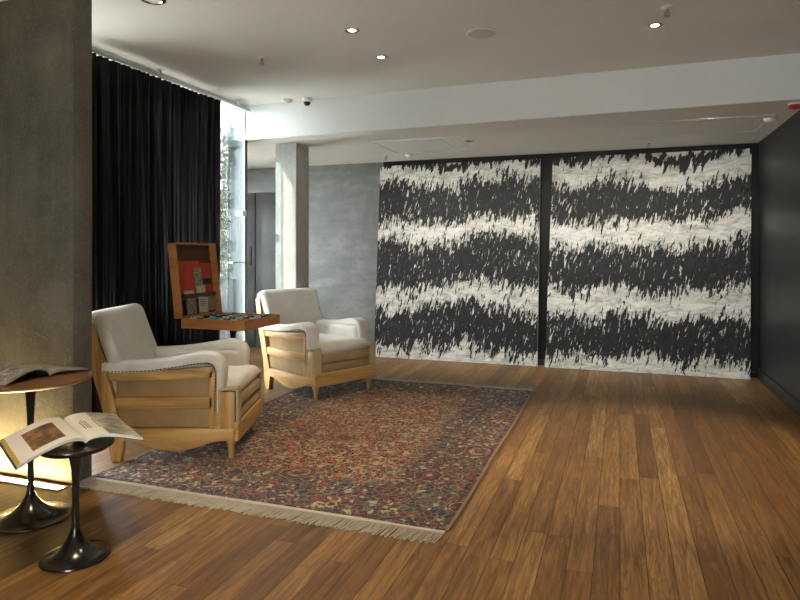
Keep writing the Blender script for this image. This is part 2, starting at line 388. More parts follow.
def bx(name, lo, hi, mat, parent=None, bev=0, smooth=False):
    m = MB(); m.box(lo, hi, None, bev); return m.build(name, mat, parent, smooth or bev > 0)
def tag(o, label=None, cat=None, group=None, kind=None):
    for k, v in (('label', label), ('category', cat), ('group', group), ('kind', kind)):
        if v: o[k] = v
    return o
def empty(name, loc, rz=0, label=None, cat=None, group=None):
    o = bpy.data.objects.new(name, None); COL.objects.link(o); o.location = loc; o.rotation_euler = (0, 0, rz); o.empty_display_size = .1
    return tag(o, label, cat, group)
def struct(o): o['kind'] = 'structure'; return o
def copy_tree(o, parent=None):
    kids = list(o.children); c = o.copy(); COL.objects.link(c)
    if parent is not None: c.parent = parent
    for k in kids: copy_tree(k, c)
    return c
def tr(x, y, z): return Matrix.Translation((x, y, z))

# ------------------------------------------------------------------ camera model (for placing ceiling fittings)
CAM_Z, FPX, HOR = 1.3, 626.0, 252.0
YAW = math.atan(220 / FPX); sy, cy = math.sin(YAW), math.cos(YAW)
def at(u, v, z):
    a = (u - 400) / FPX; b = (HOR - v) / FPX; t = (z - CAM_Z) / b
    return ((-sy + a * cy) * t, (cy + a * sy) * t)

CEIL, SOF, BEAM_Y, BACK, RIGHT = 2.77, 2.43, 5.42, 7.36, 1.35
WIN = -3.58
# ------------------------------------------------------------------ setting
m = MB(); m.box((-5.3, -3.2, -.1), (RIGHT + .2, BACK + .2, 0)); struct(m.build('floor', M['floor']))
struct(bx('ceiling', (-3.72, -3.2, CEIL), (RIGHT + .2, BEAM_Y + .2, CEIL + .2), M['ceil']))
BL, BR = 5.44, 5.335   # the beam runs very slightly askew
m = MB(); m.prism([(-5.3, BL + .066), (RIGHT + .2, BR + .012), (RIGHT + .2, BACK + .2), (-5.3, BACK + .2)], 2, SOF, SOF + .15); struct(m.build('ceiling_soffit', M['ceil']))
m = MB(); m.prism([(-3.72, BL), (RIGHT + .2, BR), (RIGHT + .2, BR + .0115), (-3.72, BL + .0115)], 2, SOF + .0005, CEIL + .02); struct(m.build('beam', M['white_paint']))
struct(bx('wall_back', (-5.3, BACK, 0), (RIGHT + .2, BACK + .2, SOF + .1), M['zinc']))
struct(bx('wall_back_panel', (-2.80, BACK - .02, 0), (RIGHT, BACK, SOF), M['black_wall']))
struct(bx('wall_right', (RIGHT, -3.2, 0), (RIGHT + .2, BACK + .2, CEIL + .1), M['dark']))
struct(bx('wall_left', (-3.92, -3.2, 0), (-3.72, 2.70, CEIL + .1), M['pier']))
m = MB(); FW = (-.5, 1.1, .5, 2.3)
for lo, hi in (((-4.4, -3.4, 0), (FW[0], -3.2, CEIL + .1)), ((FW[1], -3.4, 0), (RIGHT + .2, -3.2, CEIL + .1)), ((FW[0], -3.4, 0), (FW[1], -3.2, FW[2])), ((FW[0], -3.4, FW[3]), (FW[1], -3.2, CEIL + .1))): m.box(lo, hi)
struct(m.build('wall_front', M['white_paint']))
m = MB()
for lo, hi in (((FW[0], -3.33, FW[2]), (FW[0] + .05, -3.27, FW[3])), ((FW[1] - .05, -3.33, FW[2]), (FW[1], -3.27, FW[3])), ((FW[0], -3.33, FW[2]), (FW[1], -3.27, FW[2] + .05)), ((FW[0], -3.33, FW[3] - .05), (FW[1], -3.27, FW[3])), ((.27, -3.33, FW[2]), (.33, -3.27, FW[3]))): m.box(lo, hi)
fw = struct(m.build('fill_window_2', M['alu']))  # unseen window, added behind the camera as fill light
m = MB(); m.box((FW[0], -3.305, FW[2]), (FW[1], -3.295, FW[3])); m.build('pane', M['glass'], fw)
m = MB(); LW = (5.75, 6.65, .05, 2.3)
for lo, hi in (((-5.5, BEAM_Y, 0), (-5.3, LW[0], SOF + .1)), ((-5.5, LW[1], 0), (-5.3, BACK + .2, SOF + .1)), ((-5.5, LW[0], 0), (-5.3, LW[1], LW[2])), ((-5.5, LW[0], LW[3]), (-5.3, LW[1], SOF + .1))): m.box(lo, hi)
struct(m.build('wall_far_left', M['zinc']))
m = MB(); m.box((-5.43, LW[0], LW[2]), (-5.37, LW[0] + .03, LW[3])); m.box((-5.43, LW[1] - .03, LW[2]), (-5.37, LW[1], LW[3])); m.box((-5.43, LW[0] + .03, LW[3] - .03), (-5.37, LW[1] - .03, LW[3]))
fw = struct(m.build('fill_window_3', M['alu']))  # unseen window, added and sized to brighten the zinc wall and door
m = MB(); m.box((-5.405, LW[0], LW[2]), (-5.395, LW[1], LW[3])); m.build('pane', M['glass'], fw)
struct(bx('baseboard_right', (RIGHT - .022, -3.2, 0), (RIGHT, BACK - .02, .11), M['black_trim'], bev=.003))
struct(bx('baseboard_back', (-2.80, BACK - .04, 0), (RIGHT, BACK - .02, .06), M['black_trim'], bev=.003))
m = MB(); m.box((-3.92, 2.69, 0), (-2.88, 2.83, CEIL + .05), None, .012, 2)
o = struct(m.build('pillar', M['pier'], None, True))
m = MB(); m.box((-3.405, 5.75, 0), (-3.158, 6.03, SOF + .02), None, .008, 2)
o = struct(m.build('pillar', M['pillar'], None, True))
# window wall: glass panes, header, sill
w = struct(MB().build('window_1', M['alu'])) if False else None
m = MB()
m.box((WIN - .03, 2.83, CEIL - .05), (WIN + .03, BEAM_Y, CEIL)); m.box((WIN - .03, 2.83, 0), (WIN + .03, BEAM_Y, .025))
m.box((WIN - .02, 3.95, .025), (WIN + .02, 3.99, CEIL - .05))
w = struct(m.build('window_1', M['alu']))
m = MB(); m.box((WIN - .006, 2.83, .025), (WIN + .006, 3.95, CEIL - .05)); m.box((WIN - .006, 3.99, .025), (WIN + .006, 5.15, CEIL - .05)); m.build('pane', M['glass'], w)
m = MB(); m.box((WIN + .012, 5.13, .025), (WIN + .024, 5.40, CEIL - .05)); p = m.build('sliding_pane', M['glass_blue'], w); p['label'] = 'blue-tinted end pane'
m = MB(); m.box((WIN + .026, 5.33, 1.655), (WIN + .06, 5.395, 1.715), None, .004); m.build('pane_clip', M['plastic'], w, True)
m = MB(); m.box((WIN - .006, 5.20, 1.19), (WIN + .03, 5.40, 1.205)); m.build('pane_rail', M['alu'], w)
struct(bx('trim_1', (-3.72, BEAM_Y + .002, 0), (-3.56, BEAM_Y + .05, SOF), M['door']))
struct(bx('trim_2', (-3.72, BEAM_Y + .002, SOF), (-3.56, BL + .03, CEIL), M['white_paint']))
# steel door in the back wall
d = struct(MB().build('door_1', M['door']))
m = MB(); m.box((-5.15, BACK - .035, .01), (-4.655, BACK, 2.10), None, .004); m.build('door_leaf', M['door'], d, True)
m = MB(); m.box((-4.64, BACK - .035, .01), (-4.10, BACK, 2.10), None, .004); m.build('door_leaf', M['door'], d, True)
m = MB(); m.box((-4.74, BACK - .05, 1.12), (-4.70, BACK - .035, 1.38), None, .004); m.build('door_pull', M['black_trim'], d, True)
# outside
struct(bx('exterior_ground', (-16, -8, -.14), (-5.3, 12, -.1), M['ground']))
struct(bx('terrace', (-5.3, 2.67, -.1), (WIN - .03, BEAM_Y + .1, -.02), M['ground']))
struct(bx('wall_exterior', (-5.3, BEAM_Y + .06, -.1), (-3.72, BEAM_Y + .22, 4.6), M['ext_white']))
struct(bx('exterior_plinth', (-5.3, BEAM_Y - .05, -.02), (-3.66, BEAM_Y + .06, 1.03), M['plinth'], bev=.005))
# climbing plant on the white wall
pl = empty('climbing_plant', (-3.85, BEAM_Y, 1.03), 0, 'leafy climbing plant on the sunlit white wall outside the window', 'plant')
ms, ml = MB(), MB()
for k in range(9):
    x0 = random.uniform(-.10, .14); pts = []; z = 0
    for i in range(14):
        z = .12 * i; x0 += random.uniform(-.028, .028)
        pts.append((x0, .0 + random.uniform(-.01, .01), z))
    ms.tube(pts[:random.randint(9, 14)], .004, 5)
    for q in range(70):
        a = random.random() ** .9 * 12.9; i = int(a); f = a - i
        p = Vector(pts[i]).lerp(Vector(pts[min(i + 1, 13)]), f) + Vector((random.gauss(0, .03), random.uniform(-.05, -.005), random.gauss(0, .03)))
        s_ = random.uniform(.016, .034)
        mt = tr(*p) @ Matrix.Rotation(random.uniform(-.9, .9), 4, 'X') @ Matrix.Rotation(random.uniform(0, 6.28), 4, 'Y')
        out = [(0, 0, -1), (.55, -.1, -.5), (.75, -.15, .1), (.3, -.1, .55), (0, .05, 1), (-.3, -.1, .55), (-.75, -.15, .1), (-.55, -.1, -.5)]
        c = ml.bm.verts.new(mt @ Vector((0, .12 * s_, 0)))
        vs = [ml.bm.verts.new(mt @ (Vector(v) * s_)) for v in out]
        for i2 in range(8): ml.bm.faces.new((c, vs[i2], vs[(i2 + 1) % 8]))
ms.build('stem', M['stem'], pl); ml.build('foliage', M['leaf'], pl)

# ------------------------------------------------------------------ curtain and track
m = MB(); Y0, Y1 = 3.37, 4.92; n = 700
def cur(u, v):
    y = Y0 + (Y1 - Y0) * u
    ph = y * 112 + 1.6 * math.sin(y * 5.1) + .9 * math.sin(y * 13)
    amp = .018 + .007 * math.sin(y * 9.3 + 1) + .005 * (1 - v) * math.sin(y * 3.7)
    return Vector((-3.495 + amp * math.sin(ph) + .008 * math.sin(ph * 2.3 + 4 * v), y + .012 * math.sin(ph * .5 + 2 * v), .085 + (2.697 - .085) * v))
m.grid(cur, n, 10)
o = m.build('curtain', M['curtain'], None, True, 180)
sm = o.modifiers.new('thick', 'SOLIDIFY'); sm.thickness = .003
tag(o, 'long black pleated curtain hanging across the window beside the concrete pier', 'curtain')
t = empty('curtain_track', (-3.495, 2.9, 2.70), 0, 'thin pale metal ceiling track carrying the black curtain', 'curtain track')
m = MB(); m.box((-.018, -.05, 0), (.018, 2.47, .022), None, .003); m.build('rail', M['alu'], t, True)
for y in (.3, 1.2, 2.3):
    m = MB(); m.box((-.008, y, .022), (.008, y + .03, CEIL - 2.70)); m.box((-.03, y - .01, CEIL - 2.705), (.03, y + .04, CEIL - 2.70)); m.build('bracket', M['alu'], t)
m = MB(); m.box((-.022, 2.47, -.003), (.022, 2.485, .026), None, .002); m.build('end_cap', M['alu'], t, True)

# ------------------------------------------------------------------ paintings
def painting(name, x0b, x1b, x0t, x1t, lean, mat, label):
    e = empty(name, (x0b, BACK - .065 - lean, 0), 0, label, 'painting', 'large abstract paintings')
    h = 2.37; th = .035
    def q(u, v):  # front face
        xb = (x1b - x0b) * u; xt = (x0t - x0b) + (x1t - x0t) * u
        return Vector((xb + (xt - xb) * v, lean * v, .004 + (h - .004) * v))
    m = MB(); A = [q(0, 0), q(1, 0), q(1, 1), q(0, 1)]; off = Vector((0, .001, 0))
    fa = [m.bm.verts.new(a) for a in A]; m.bm.faces.new(fa)
    o = m.build('painted_surface', mat, e)
    m = MB(); fb = [m.bm.verts.new(a + off) for a in A]; bb = [m.bm.verts.new(a + Vector((0, th, 0))) for a in A]
    fs = [m.bm.faces.new(fb), m.bm.faces.new(bb[::-1])] + [m.bm.faces.new((fb[i], bb[i], bb[(i + 1) % 4], fb[(i + 1) % 4])) for i in range(4)]
    bmesh.ops.recalc_face_normals(m.bm, faces=fs); m.build('stretcher', M['canvas_edge'], e)
painting('abstract_painting', -2.875, -.885, -2.825, -.86, .09, M['paintA'], 'huge black and white banded canvas leaning next to the grey wall, nearer the armchairs')
painting('abstract_painting', -.80, 1.25, -.72, 1.28, .11, M['paintB'], 'huge black and white banded canvas nearest the dark right wall')

# ------------------------------------------------------------------ rug
rug = empty('persian_rug', (-1.815, 4.355, 0), 0, 'red and navy patterned Persian rug with cream fringes under the armchairs', 'rug')
m = MB()
def rg(u, v):
    x, y = (u - .5) * RX, (v - .5) * RY
    return Vector((x + .004 * math.sin(y * 4.2), y + .006 * math.sin(x * 5), .011 + .0012 * math.sin(x * 7 + y * 4)))
m.slab(rg, lambda u, v: Vector((0, 0, .010)), 40, 60); m.build('pile', M['rug'], rug, True)
for sg in (-1, 1):
    m = MB()
    m.slab(lambda u, v: Vector((sg * (RX / 2 + .001 + .014 * u) + .004 * math.sin((v - .5) * RY * 4.2), (v - .5) * RY, .012 - .004 * u)), lambda u, v: Vector((0, 0, .007)), 2, 60)
    m.build('selvedge', M['rug_edge'], rug, True)
for sg in (-1, 1):
    m = MB()
    nst = 420
    for k in range(nst):
        x = -RX / 2 + RX * (k + .5) / nst + random.gauss(0, .0015)
        L = random.uniform(.12, .155); sk = random.gauss(-.02, .005); w = RX / nst * .44
        y0 = sg * (RY / 2 - .002)
        pts = [(x + sk * t * t + random.gauss(0, .0012), y0 + sg * (L * t), .0075 - .0035 * t + (.002 if k % 3 == 0 else 0)) for t in (0, .25, .5, .75, 1)]
        for a, b in zip(pts, pts[1:]):
            va = [m.bm.verts.new((p[0] + s_ * w, p[1], p[2] + h_)) for p in (a, b) for s_, h_ in ((-1, -.002), (0, .0015), (1, -.002))]
            m.bm.faces.new((va[0], va[1], va[4], va[3])); m.bm.faces.new((va[1], va[2], va[5], va[4]))
    m.box((-RX / 2, min(sg * RY / 2, sg * (RY / 2 + .028)), .002), (RX / 2, max(sg * RY / 2, sg * (RY / 2 + .028)), .009))
    tag(m.build('fringe', M['fringe'], rug), kind='stuff')

# ------------------------------------------------------------------ armchairs
def spl(pts, n):
    """Catmull-Rom through pts"""
    P = [Vector(p) for p in pts]; P = [P[0] * 2 - P[1]] + P + [P[-1] * 2 - P[-2]]; out = []
    for i in range(1, len(P) - 2):
        for k in range(n):
            t = k / n; a, b, c, d = P[i - 1:i + 3]
            out.append(.5 * ((2 * b) + (c - a) * t + (2 * a - 5 * b + 4 * c - d) * t * t + (3 * b - a - 3 * c + d) * t ** 3))
    out.append(P[-2]); return out
def sec_round(w, h, r, n=5):
    out = []
    for cx, cy_, a0 in ((w / 2 - r, h / 2 - r, 0), (-w / 2 + r, h / 2 - r, 90), (-w / 2 + r, -h / 2 + r, 180), (w / 2 - r, -h / 2 + r, 270)):
        for k in range(n + 1):
            a = R(a0 + 90 * k / n); out.append((cx + r * math.cos(a), cy_ + r * math.sin(a)))
    return out
def pillow(m, outline_half, x0, x1, z0, z1, puff, n=26, k=.10):
    """cushion: outline_half(x)->half width, soft edges, crowned top"""
    def f(top):
        def g_(u, v):
            x = x0 + (x1 - x0) * u; hw = outline_half(x); y = (v * 2 - 1) * hw
            eu = min(u, 1 - u) * (x1 - x0); ev = min(v, 1 - v) * 2 * hw
            r_ = k
            e = 1
            for q in (eu, ev):
                if q < r_: e *= math.sqrt(max(0, 1 - (1 - q / r_) ** 2))
            mid = (z0 + z1) / 2
            return Vector((x, y, mid + ((z1 - mid) * e + puff * (4 * u * (1 - u)) * (4 * v * (1 - v)) if top else (z0 - mid) * e)))
        return g_
    A = m.grid(f(True), n, n); B = m.grid(f(False), n, n)
    bmesh.ops.reverse_faces(m.bm, faces=[fc for fc in m.bm.faces if all(any(v is q for r_ in B for q in r_) for v in fc.verts)]) if False else None
    bmesh.ops.remove_doubles(m.bm, verts=m.bm.verts, dist=.0004)
    bmesh.ops.recalc_face_normals(m.bm, faces=m.bm.faces)

def make_chair():
    c = empty('armchair', (0, 0, 0))
    W = .35
    for sg in (-1, 1):
        def yy(a, b): return (min(sg * a, sg * b), max(sg * a, sg * b))
        a, b = yy(.302, .35)
        m = MB(); m.prism([(.02, .16), (.05, .20), (.022, .29), (-.05, .553), (-.128, .86), (-.20, .845), (-.132, .53), (-.062, .28), (-.045, .16)], 1, a, b, None, .004)
        m.build('rear_post', M['pine_v'], c, True)
        m = MB(); m.prism([(-.015, 0), (.04, 0), (.055, .10), (.05, .20), (-.045, .16), (-.035, .08)], 1, a, b, None, .004)
        m.build('leg', M['pine_v'], c, True)
        # scalloped apron
        top = .205; pts = [(.045, top), (.745, top), (.745, .13)]
        for k in range(21):
            t = k / 20; x = .66 - (.66 - .05) * t
            z = .13 - .063 * (math.sin(PI * min(1, t * 1.05)) ** 1.6) if t < .95 else .13
            pts.append((x, z))
        m = MB(); m.prism(pts, 1, a, b, None, .003); m.build('apron', M['pine'], c, True)
        a, b = yy(.306, .346)
        m = MB(); m.prism([(-.03, .500), (.605, .520), (.605, .592), (.40, .575), (.20, .558), (-.045, .555)], 1, a, b, None, .003); m.build('arm_rail', M['pine'], c, True)
        m = MB(); m.box((.0, a, .332), (.605, b, .400), None, .003); m.build('middle_rail', M['pine'], c, True)
        m = MB(); m.box((.585, a, .2), (.632, b, .56), None, .003); m.build('arm_post', M['pine_v'], c, True)
        # front corner block
        a, b = yy(.288, .35)
        m = MB(); m.box((.655, a, .205), (.742, b, .435), None, .003); m.build('front_post', M['pine_v'], c, True)
        m = MB(); m.box((.630, a + .004, .205), (.66, b - .004, .30), None, .002); m.build('filler_block', M['pine'], c, True)
        # burlap wrapped edge over the corner block
        m = MB(); P = spl([(.650, 0, .30), (.648, 0, .43), (.662, 0, .449), (.74, 0, .450), (.757, 0, .438), (.760, 0, .215)], 5)
        m.sweep(P, sec_round(.072, .016, .006, 3), Vector((0, 1, 0)), tr(0, sg * .318, 0)); m.build('corner_wrap', M['welt'], c, True)
        # burlap side panels, set back
        a, b = yy(.300, .316)
        m = MB(); m.box((.0, a, .39), (.60, b, .52)); m.build('upper_side_panel', M['burlap'], c)
        m = MB(); m.slab(lambda u, v: Vector((.02 + .59 * u, sg * (.334 + .004 * math.sin(PI * u) * math.sin(PI * v)), .20 + .135 * v)), lambda u, v: Vector((0, sg * .012, 0)), 10, 5)
        m.build('lower_side_panel', M['burlap'], c, True)
        m = MB()
        for k in range(24): m.ball((.035 + .565 * k / 23, sg * .3385, .214), .0032)
        m.tube([(.033, sg * .338, .214), (.602, sg * .338, .214)], .0018, 6)
        m.build('tack_row', M['nail'], c, True)
        # upholstered arm: rolled top that turns down over the arm post
        path = spl([(-.075, 0, .585), (.05, 0, .583), (.22, 0, .592), (.40, 0, .618), (.54, 0, .640), (.615, 0, .628), (.648, 0, .585), (.650, 0, .50), (.645, 0, .40), (.640, 0, .305)], 6)
        def sec(t):
            w_ = .125 if t < .55 else .125 - .025 * (t - .55) / .45
            return sec_round(w_, .066 if t < .5 else .058 - .022 * max(0, (t - .6) / .4), .0175, 4)
        m = MB(); m.sweep(path, sec, Vector((0, 1, 0)), tr(0, sg * .293, 0)); arm = m.build('arm_pad', M['calico'], c, True, 60)
        m = MB()
        NP = spl([(-.06, 0, .562), (.05, 0, .560), (.22, 0, .568), (.40, 0, .592), (.54, 0, .613), (.600, 0, .605), (.622, 0, .575), (.626, 0, .50), (.622, 0, .40), (.620, 0, .315)], 5)
        m.sweep([Vector((p.x, sg * .3512, p.z)) for p in NP], sec_round(.004, .004, .0015, 2))
        acc = 1
        for p, q in zip(NP, NP[1:]):
            n_ = max(1, int((q - p).length / .004))
            for k in range(n_):
                acc += (q - p).length / n_
                if acc > .021: acc = 0; c_ = p.lerp(q, k / n_); m.ball((c_.x, sg * .3540, c_.z), .0052)
        m.build('nail_trim', M['nail'], arm, True)
        m = MB(); a, b = yy(.205, .300); m.box((.0, a, .30), (.640, b, .605), None, .035, 4); m.build('inner_arm', M['calico'], c, True)
        # turned front leg
        m = MB(); m.lathe([(.0, .0128), (.013, .0128), (.016, .03), (.020, .085), (.024, .092), (.024, .10), (.030, .112), (.034, .131)], 18, tr(.712, sg * .305, 0)); m.build('leg', M['pine_v'], c, True)
    # backrest: leaning padded slab
    lean = Matrix.Translation((.045, 0, .36)) @ Matrix.Rotation(R(-20), 4, 'Y')
    m = MB(); m.box((-.085, -.345, 0), (.062, .345, .605), None, .06, 6)
    for v in m.bm.verts:
        k = v.co.z / .575
        if v.co.x > 0: v.co.x += .022 * math.sin(PI * max(0, min(1, k))) * max(0, 1 - (v.co.y / .36) ** 4)
        v.co.y *= 1 - .03 * max(0, k - .4)
    bmesh.ops.transform(m.bm, matrix=lean, verts=m.bm.verts)
    # the foot of the pad sits between the arms
    for v in m.bm.verts:
        if v.co.z < .56: v.co.y = max(-.300, min(.300, v.co.y)) if v.co.z > .50 else max(-.295, min(.295, v.co.y))
    back = m.build('backrest', M['calico'], c, True, 60)
    for sg in (-1, 1):
        m = MB(); Q = []
        for k in range(15):
            p = lean @ Vector((.0, 0, .21 + .30 * k / 14)); q = (p.x, sg * (.3455 - .010 * k / 14), p.z); m.ball(q, .0050); Q.append((q[0], q[1] - sg * .003, q[2]))
        m.tube(Q, .002, 6); m.build('nail_trim', M['nail'], back, True)
    m = MB(); m.box((-.125, -.30, -.14), (-.095, .30, .53), lean, .004); m.build('back_panel', M['burlap'], c, True)
    m = MB(); m.box((.03, -.297, .21), (.735, .297, .40)); m.build('seat_base', M['burlap'], c)
    # seat cushion, wider in front of the arms
    def hw(x):
        t = max(0, min(1, (x - .63) / .05)); t = t * t * (3 - 2 * t); return .226 + (.283 - .226) * t
    m = MB(); pillow(m, hw, .10, .765, .395, .495, .022, 36, .05); m.build('seat_cushion', M['calico'], c, True, 80)
    for z0, z1, x1 in ((.318, .405, .768), (.238, .322, .762)):
        m = MB(); m.box((.66, -.288, z0), (x1, .288, z1), None, .030, 5); m.build('front_roll', M['burlap'], c, True)
    m = MB(); m.box((.735, -.35, .13), (.768, .35, .243), None, .003); m.build('front_rail', M['pine_y'], c, True)
    m = MB(); m.box((-.055, -.302, .17), (-.02, .302, .25), None, .003); m.build('rear_rail', M['pine_y'], c, True)
    return c
ch = make_chair()
ch2 = copy_tree(ch)
for o, x, y, a, l in ((ch, -3.065, 3.393, 19.5, 'unfinished pine and calico armchair nearest the camera, beside the concrete pier'),
                      (ch2, -3.007, 5.490, -26.0, 'unfinished pine and calico armchair further back, in front of the pale concrete pillar')):
    o.location = (x, y, 0); o.rotation_euler = (0, 0, R(a)); tag(o, l, 'armchair', 'deconstructed armchairs')

# ------------------------------------------------------------------ tulip tables
def tulip(name, x, y, z_top, r_top, r_base, mat_top, label, th=.02):
    e = empty(name, (x, y, 0), 0, label, 'side table', 'pedestal side tables')
    h = z_top - th
    prof = [(r_base * .96, 0), (r_base, .004), (r_base * .985, .010)]
    for k in range(1, 15):
        t = k / 14; rr = r_base * .985 * (1 - t) ** 1.0 + .0; 
        prof.append((max(.0165, r_base * (.985 - t * .97) if False else r_base * (1 - t) ** 1.25 + .0165 * t), .010 + .125 * t ** 2.1))
    prof += [(.0145, .20), (.0135, h * .55), (.016, h * .75), (.022, h - .06), (.034, h - .012), (.045, h)]
    m = MB(); m.lathe(prof, 48); m.build('pedestal', M['blackgloss'], e, True, 60)
    m = MB(); m.lathe([(r_top * .90, h), (r_top * .985, h + th * .55), (r_top, h + th * .85), (r_top * .995, h + th), (0, h + th)], 64); m.build('tabletop', mat_top, e, True, 30)
    return e
tulip('tulip_table', -2.19, 2.06, .483, .152, .14, M['blackgloss'], 'low black pedestal table nearest the camera, topped by the white-margined magazine')
tulip('tulip_table', -2.72, 2.29, .685, .282, .185, M['walnut'], 'taller pedestal table with walnut top and black foot, against the concrete pier')
tulip('tulip_table', -3.0, 4.40, .70, .185, .115, M['blackgloss'], 'black pedestal table under the open wooden case, by the curtain')

# ------------------------------------------------------------------ open magazines
def magazine(name, loc, label, C, arch, prints=(), paper='paper', thick=.014):
    """C: six corners (near/far of gutter, left edge, right edge) in the world; pages arch between gutter and outer edge"""
    e = empty(name, loc, 0, label, 'magazine'); o_ = Vector(loc)
    G0, G1 = Vector(C['G'][0]) - o_, Vector(C['G'][1]) - o_
    for side in ('L', 'R'):
        E0, E1 = Vector(C[side][0]) - o_, Vector(C[side][1]) - o_
        def F(u, v, E0=E0, E1=E1, a=arch[side]):
            p = (G0.lerp(E0, u)).lerp(G1.lerp(E1, u), v)
            return p + Vector((0, 0, a * math.sin(PI * u ** .62)))
        m = MB(); m.slab(F, lambda u, v: Vector((0, 0, thick * (1 - .35 * u))), 24, 6)
        pg = m.build('page_block', M[paper], e, True, 50)
        m = MB(); m.slab(lambda u, v: F(u * 1.025, (v - .5) * 1.02 + .5) - Vector((0, 0, thick * (1 - .35 * u) + .0002)), lambda u, v: Vector((0, 0, .002)), 24, 4)
        m.build('cover', M['cover_dark'], e, True, 50)
        for (sd, x0, x1, y0, y1, nm, mt) in prints:
            if sd != side: continue
            m = MB(); m.slab(lambda u, v: F(x0 + (x1 - x0) * u, y0 + (y1 - y0) * v) + Vector((0, 0, .0010)), lambda u, v: Vector((0, 0, .0006)), 14, 4)
            m.build(nm, M[mt], pg, True, 50)
    return e
txt = [('R', .13 + .045 * k + .12 * (k // 3), .145 + .045 * k + .12 * (k // 3), .30, .62 + .05 * (k % 2), 'text_block', 'ink') for k in range(4)]
magazine('magazine', (-2.3, 2.12, .484), 'open art magazine with white margins on the low black table',
         dict(G=((-2.136, 2.062, 0.503), (-2.446, 2.229, 0.518)), L=((-2.217, 1.807, 0.466), (-2.526, 1.978, 0.488)), R=((-1.943, 2.182, 0.497), (-2.322, 2.411, 0.512))),
         dict(L=.030, R=.024), [('L', .26, .74, .14, .80, 'printed_photo', 'photo_still'), ('L', .95, 1.0, 0, 1, 'cover_edge', 'ochre'), ('R', .42, .99, .02, .98, 'printed_photo', 'photo_grey')] + txt)
magazine('magazine', (-2.80, 2.345, .686), 'open picture magazine lying on the walnut table against the pier',
         dict(G=((-2.655, 2.34, .701), (-2.93, 2.36, .701)), L=((-2.65, 2.10, .699), (-2.96, 2.11, .699)), R=((-2.60, 2.52, .700), (-2.88, 2.53, .700))),
         dict(L=.045, R=.016), [('L', .36, .97, .08, .92, 'printed_photo', 'photo_bw'), ('R', .1, .95, .06, .94, 'printed_photo', 'paper_grey')], 'paper_grey')

# ------------------------------------------------------------------ open wooden case on the third table
CA = R(.25); CX, CYY = -2.972, 4.342; TW, TD, TH = .576, .528, .078   # along, across, height
case = empty('display_case', (CX, CYY, .701), CA, 'reddish wooden case with lid propped open, full of beads, on a pedestal table', 'case')
def open_box(w, d, h, t, z0=0):
    m = MB(); a, b = w / 2, d / 2
    m.box((-a, -b, z0), (a, b, z0 + t)); m.box((-a, -b, z0 + t), (a, -b + t, z0 + h)); m.box((-a, b - t, z0 + t), (a, b, z0 + h))
    m.box((-a, -b + t, z0 + t), (-a + t, b - t, z0 + h)); m.box((a - t, -b + t, z0 + t), (a, b - t, z0 + h)); return m
open_box(TW, TD, TH, .012).build('tray', M['case'], case)
m = MB(); m.box((-TW / 2 + .0125, -TD / 2 + .0125, .0122), (TW / 2 - .0125, TD / 2 - .0125, .060)); m.build('lining', M['case_dark'], case)
LH, LT = .60, .075
lidm = tr(-TW / 2 + .012, 0, TH + .0005) @ Matrix.Rotation(R(-6.6), 4, 'Y') @ Matrix.Rotation(R(-0), 4, 'Z')
def lid_obj(m, name, mat, parent):
    bmesh.ops.transform(m.bm, matrix=lidm, verts=m.bm.verts); return m.build(name, mat, parent)
t = .012; m = MB()
m.box((-LT, -TD / 2, 0), (0, -TD / 2 + t, LH)); m.box((-LT, TD / 2 - t, 0), (0, TD / 2, LH))
m.box((-LT, -TD / 2 + t, LH - t), (0, TD / 2 - t, LH)); m.box((-LT, -TD / 2 + t, 0), (0, TD / 2 - t, t))
lid = lid_obj(m, 'lid', M['case'], case)
m = MB(); m.box((-LT, -TD / 2 + t, t), (-LT + .01, TD / 2 - t, LH - t)); lid_obj(m, 'lid_lining', M['case_dark'], lid)
m = MB(); m.box((-.046, -TD / 2 + t, .150), (-.041, TD / 2 - t, .185)); lid_obj(m, 'strap', M['strap'], lid)
for y in (-.12, .12):
    m = MB(); m.box((-TW / 2 - .004, y, TH - .012), (-TW / 2 + .016, y + .04, TH + .003)); m.build('hinge', M['brass'], case)
# papers tucked into the lid (things of their own)
CM = tr(CX, CYY, .701) @ Matrix.Rotation(CA, 4, 'Z') @ lidm
def paper(name, y0, y1, z0, z1, x, mat, label, cat, tilt=0, marks=None):
    e = MB(); mt = CM @ tr(x, (y0 + y1) / 2, (z0 + z1) / 2) @ Matrix.Rotation(R(tilt), 4, 'X')
    e.box((-.0015, -(y1 - y0) / 2, -(z1 - z0) / 2), (.0015, (y1 - y0) / 2, (z1 - z0) / 2))
    o = e.build(name, M[mat]); o.matrix_world = mt; tag(o, label, cat)
    for (a, b, c, d_) in marks or ():
        q = MB(); w_, h_ = y1 - y0, z1 - z0
        q.box((.0016, -w_ / 2 + a * w_, -h_ / 2 + c * h_), (.0022, -w_ / 2 + b * w_, -h_ / 2 + d_ * h_)); q.build('print', M['ink'], o)
    return o
paper('folder', -.225, .09, .14, .455, -.061, 'red_cloth', 'large plain red folder standing in the case lid', 'folder')
paper('folder', .10, .235, .30, .435, -.060, 'red_cloth', 'small red folder in the upper right of the case lid', 'folder')
paper('folder', .10, .235, .16, .26, -.058, 'red_cloth', 'small red folder low at the right of the case lid', 'folder')
paper('picture_card', .0, .10, .235, .395, -.054, 'card_green', 'olive picture card in front of the large red folder', 'card', 3)
paper('card', .01, .125, .185, .245, -.050, 'card', 'cream card tucked above the strap, below the olive picture', 'card', 2)
paper('card', -.150, -.030, .165, .212, -.050, 'card', 'cream card peeking above the strap at left of the lid', 'card')
paper('picture_card', .11, .22, .255, .305, -.054, 'plinth', 'grey card at the right of the case lid', 'card')
paper('photo_card', -.155, -.030, .02, .145, -.036, 'card_dark', 'dark printed card with a white heading below the strap', 'card', 0, None)
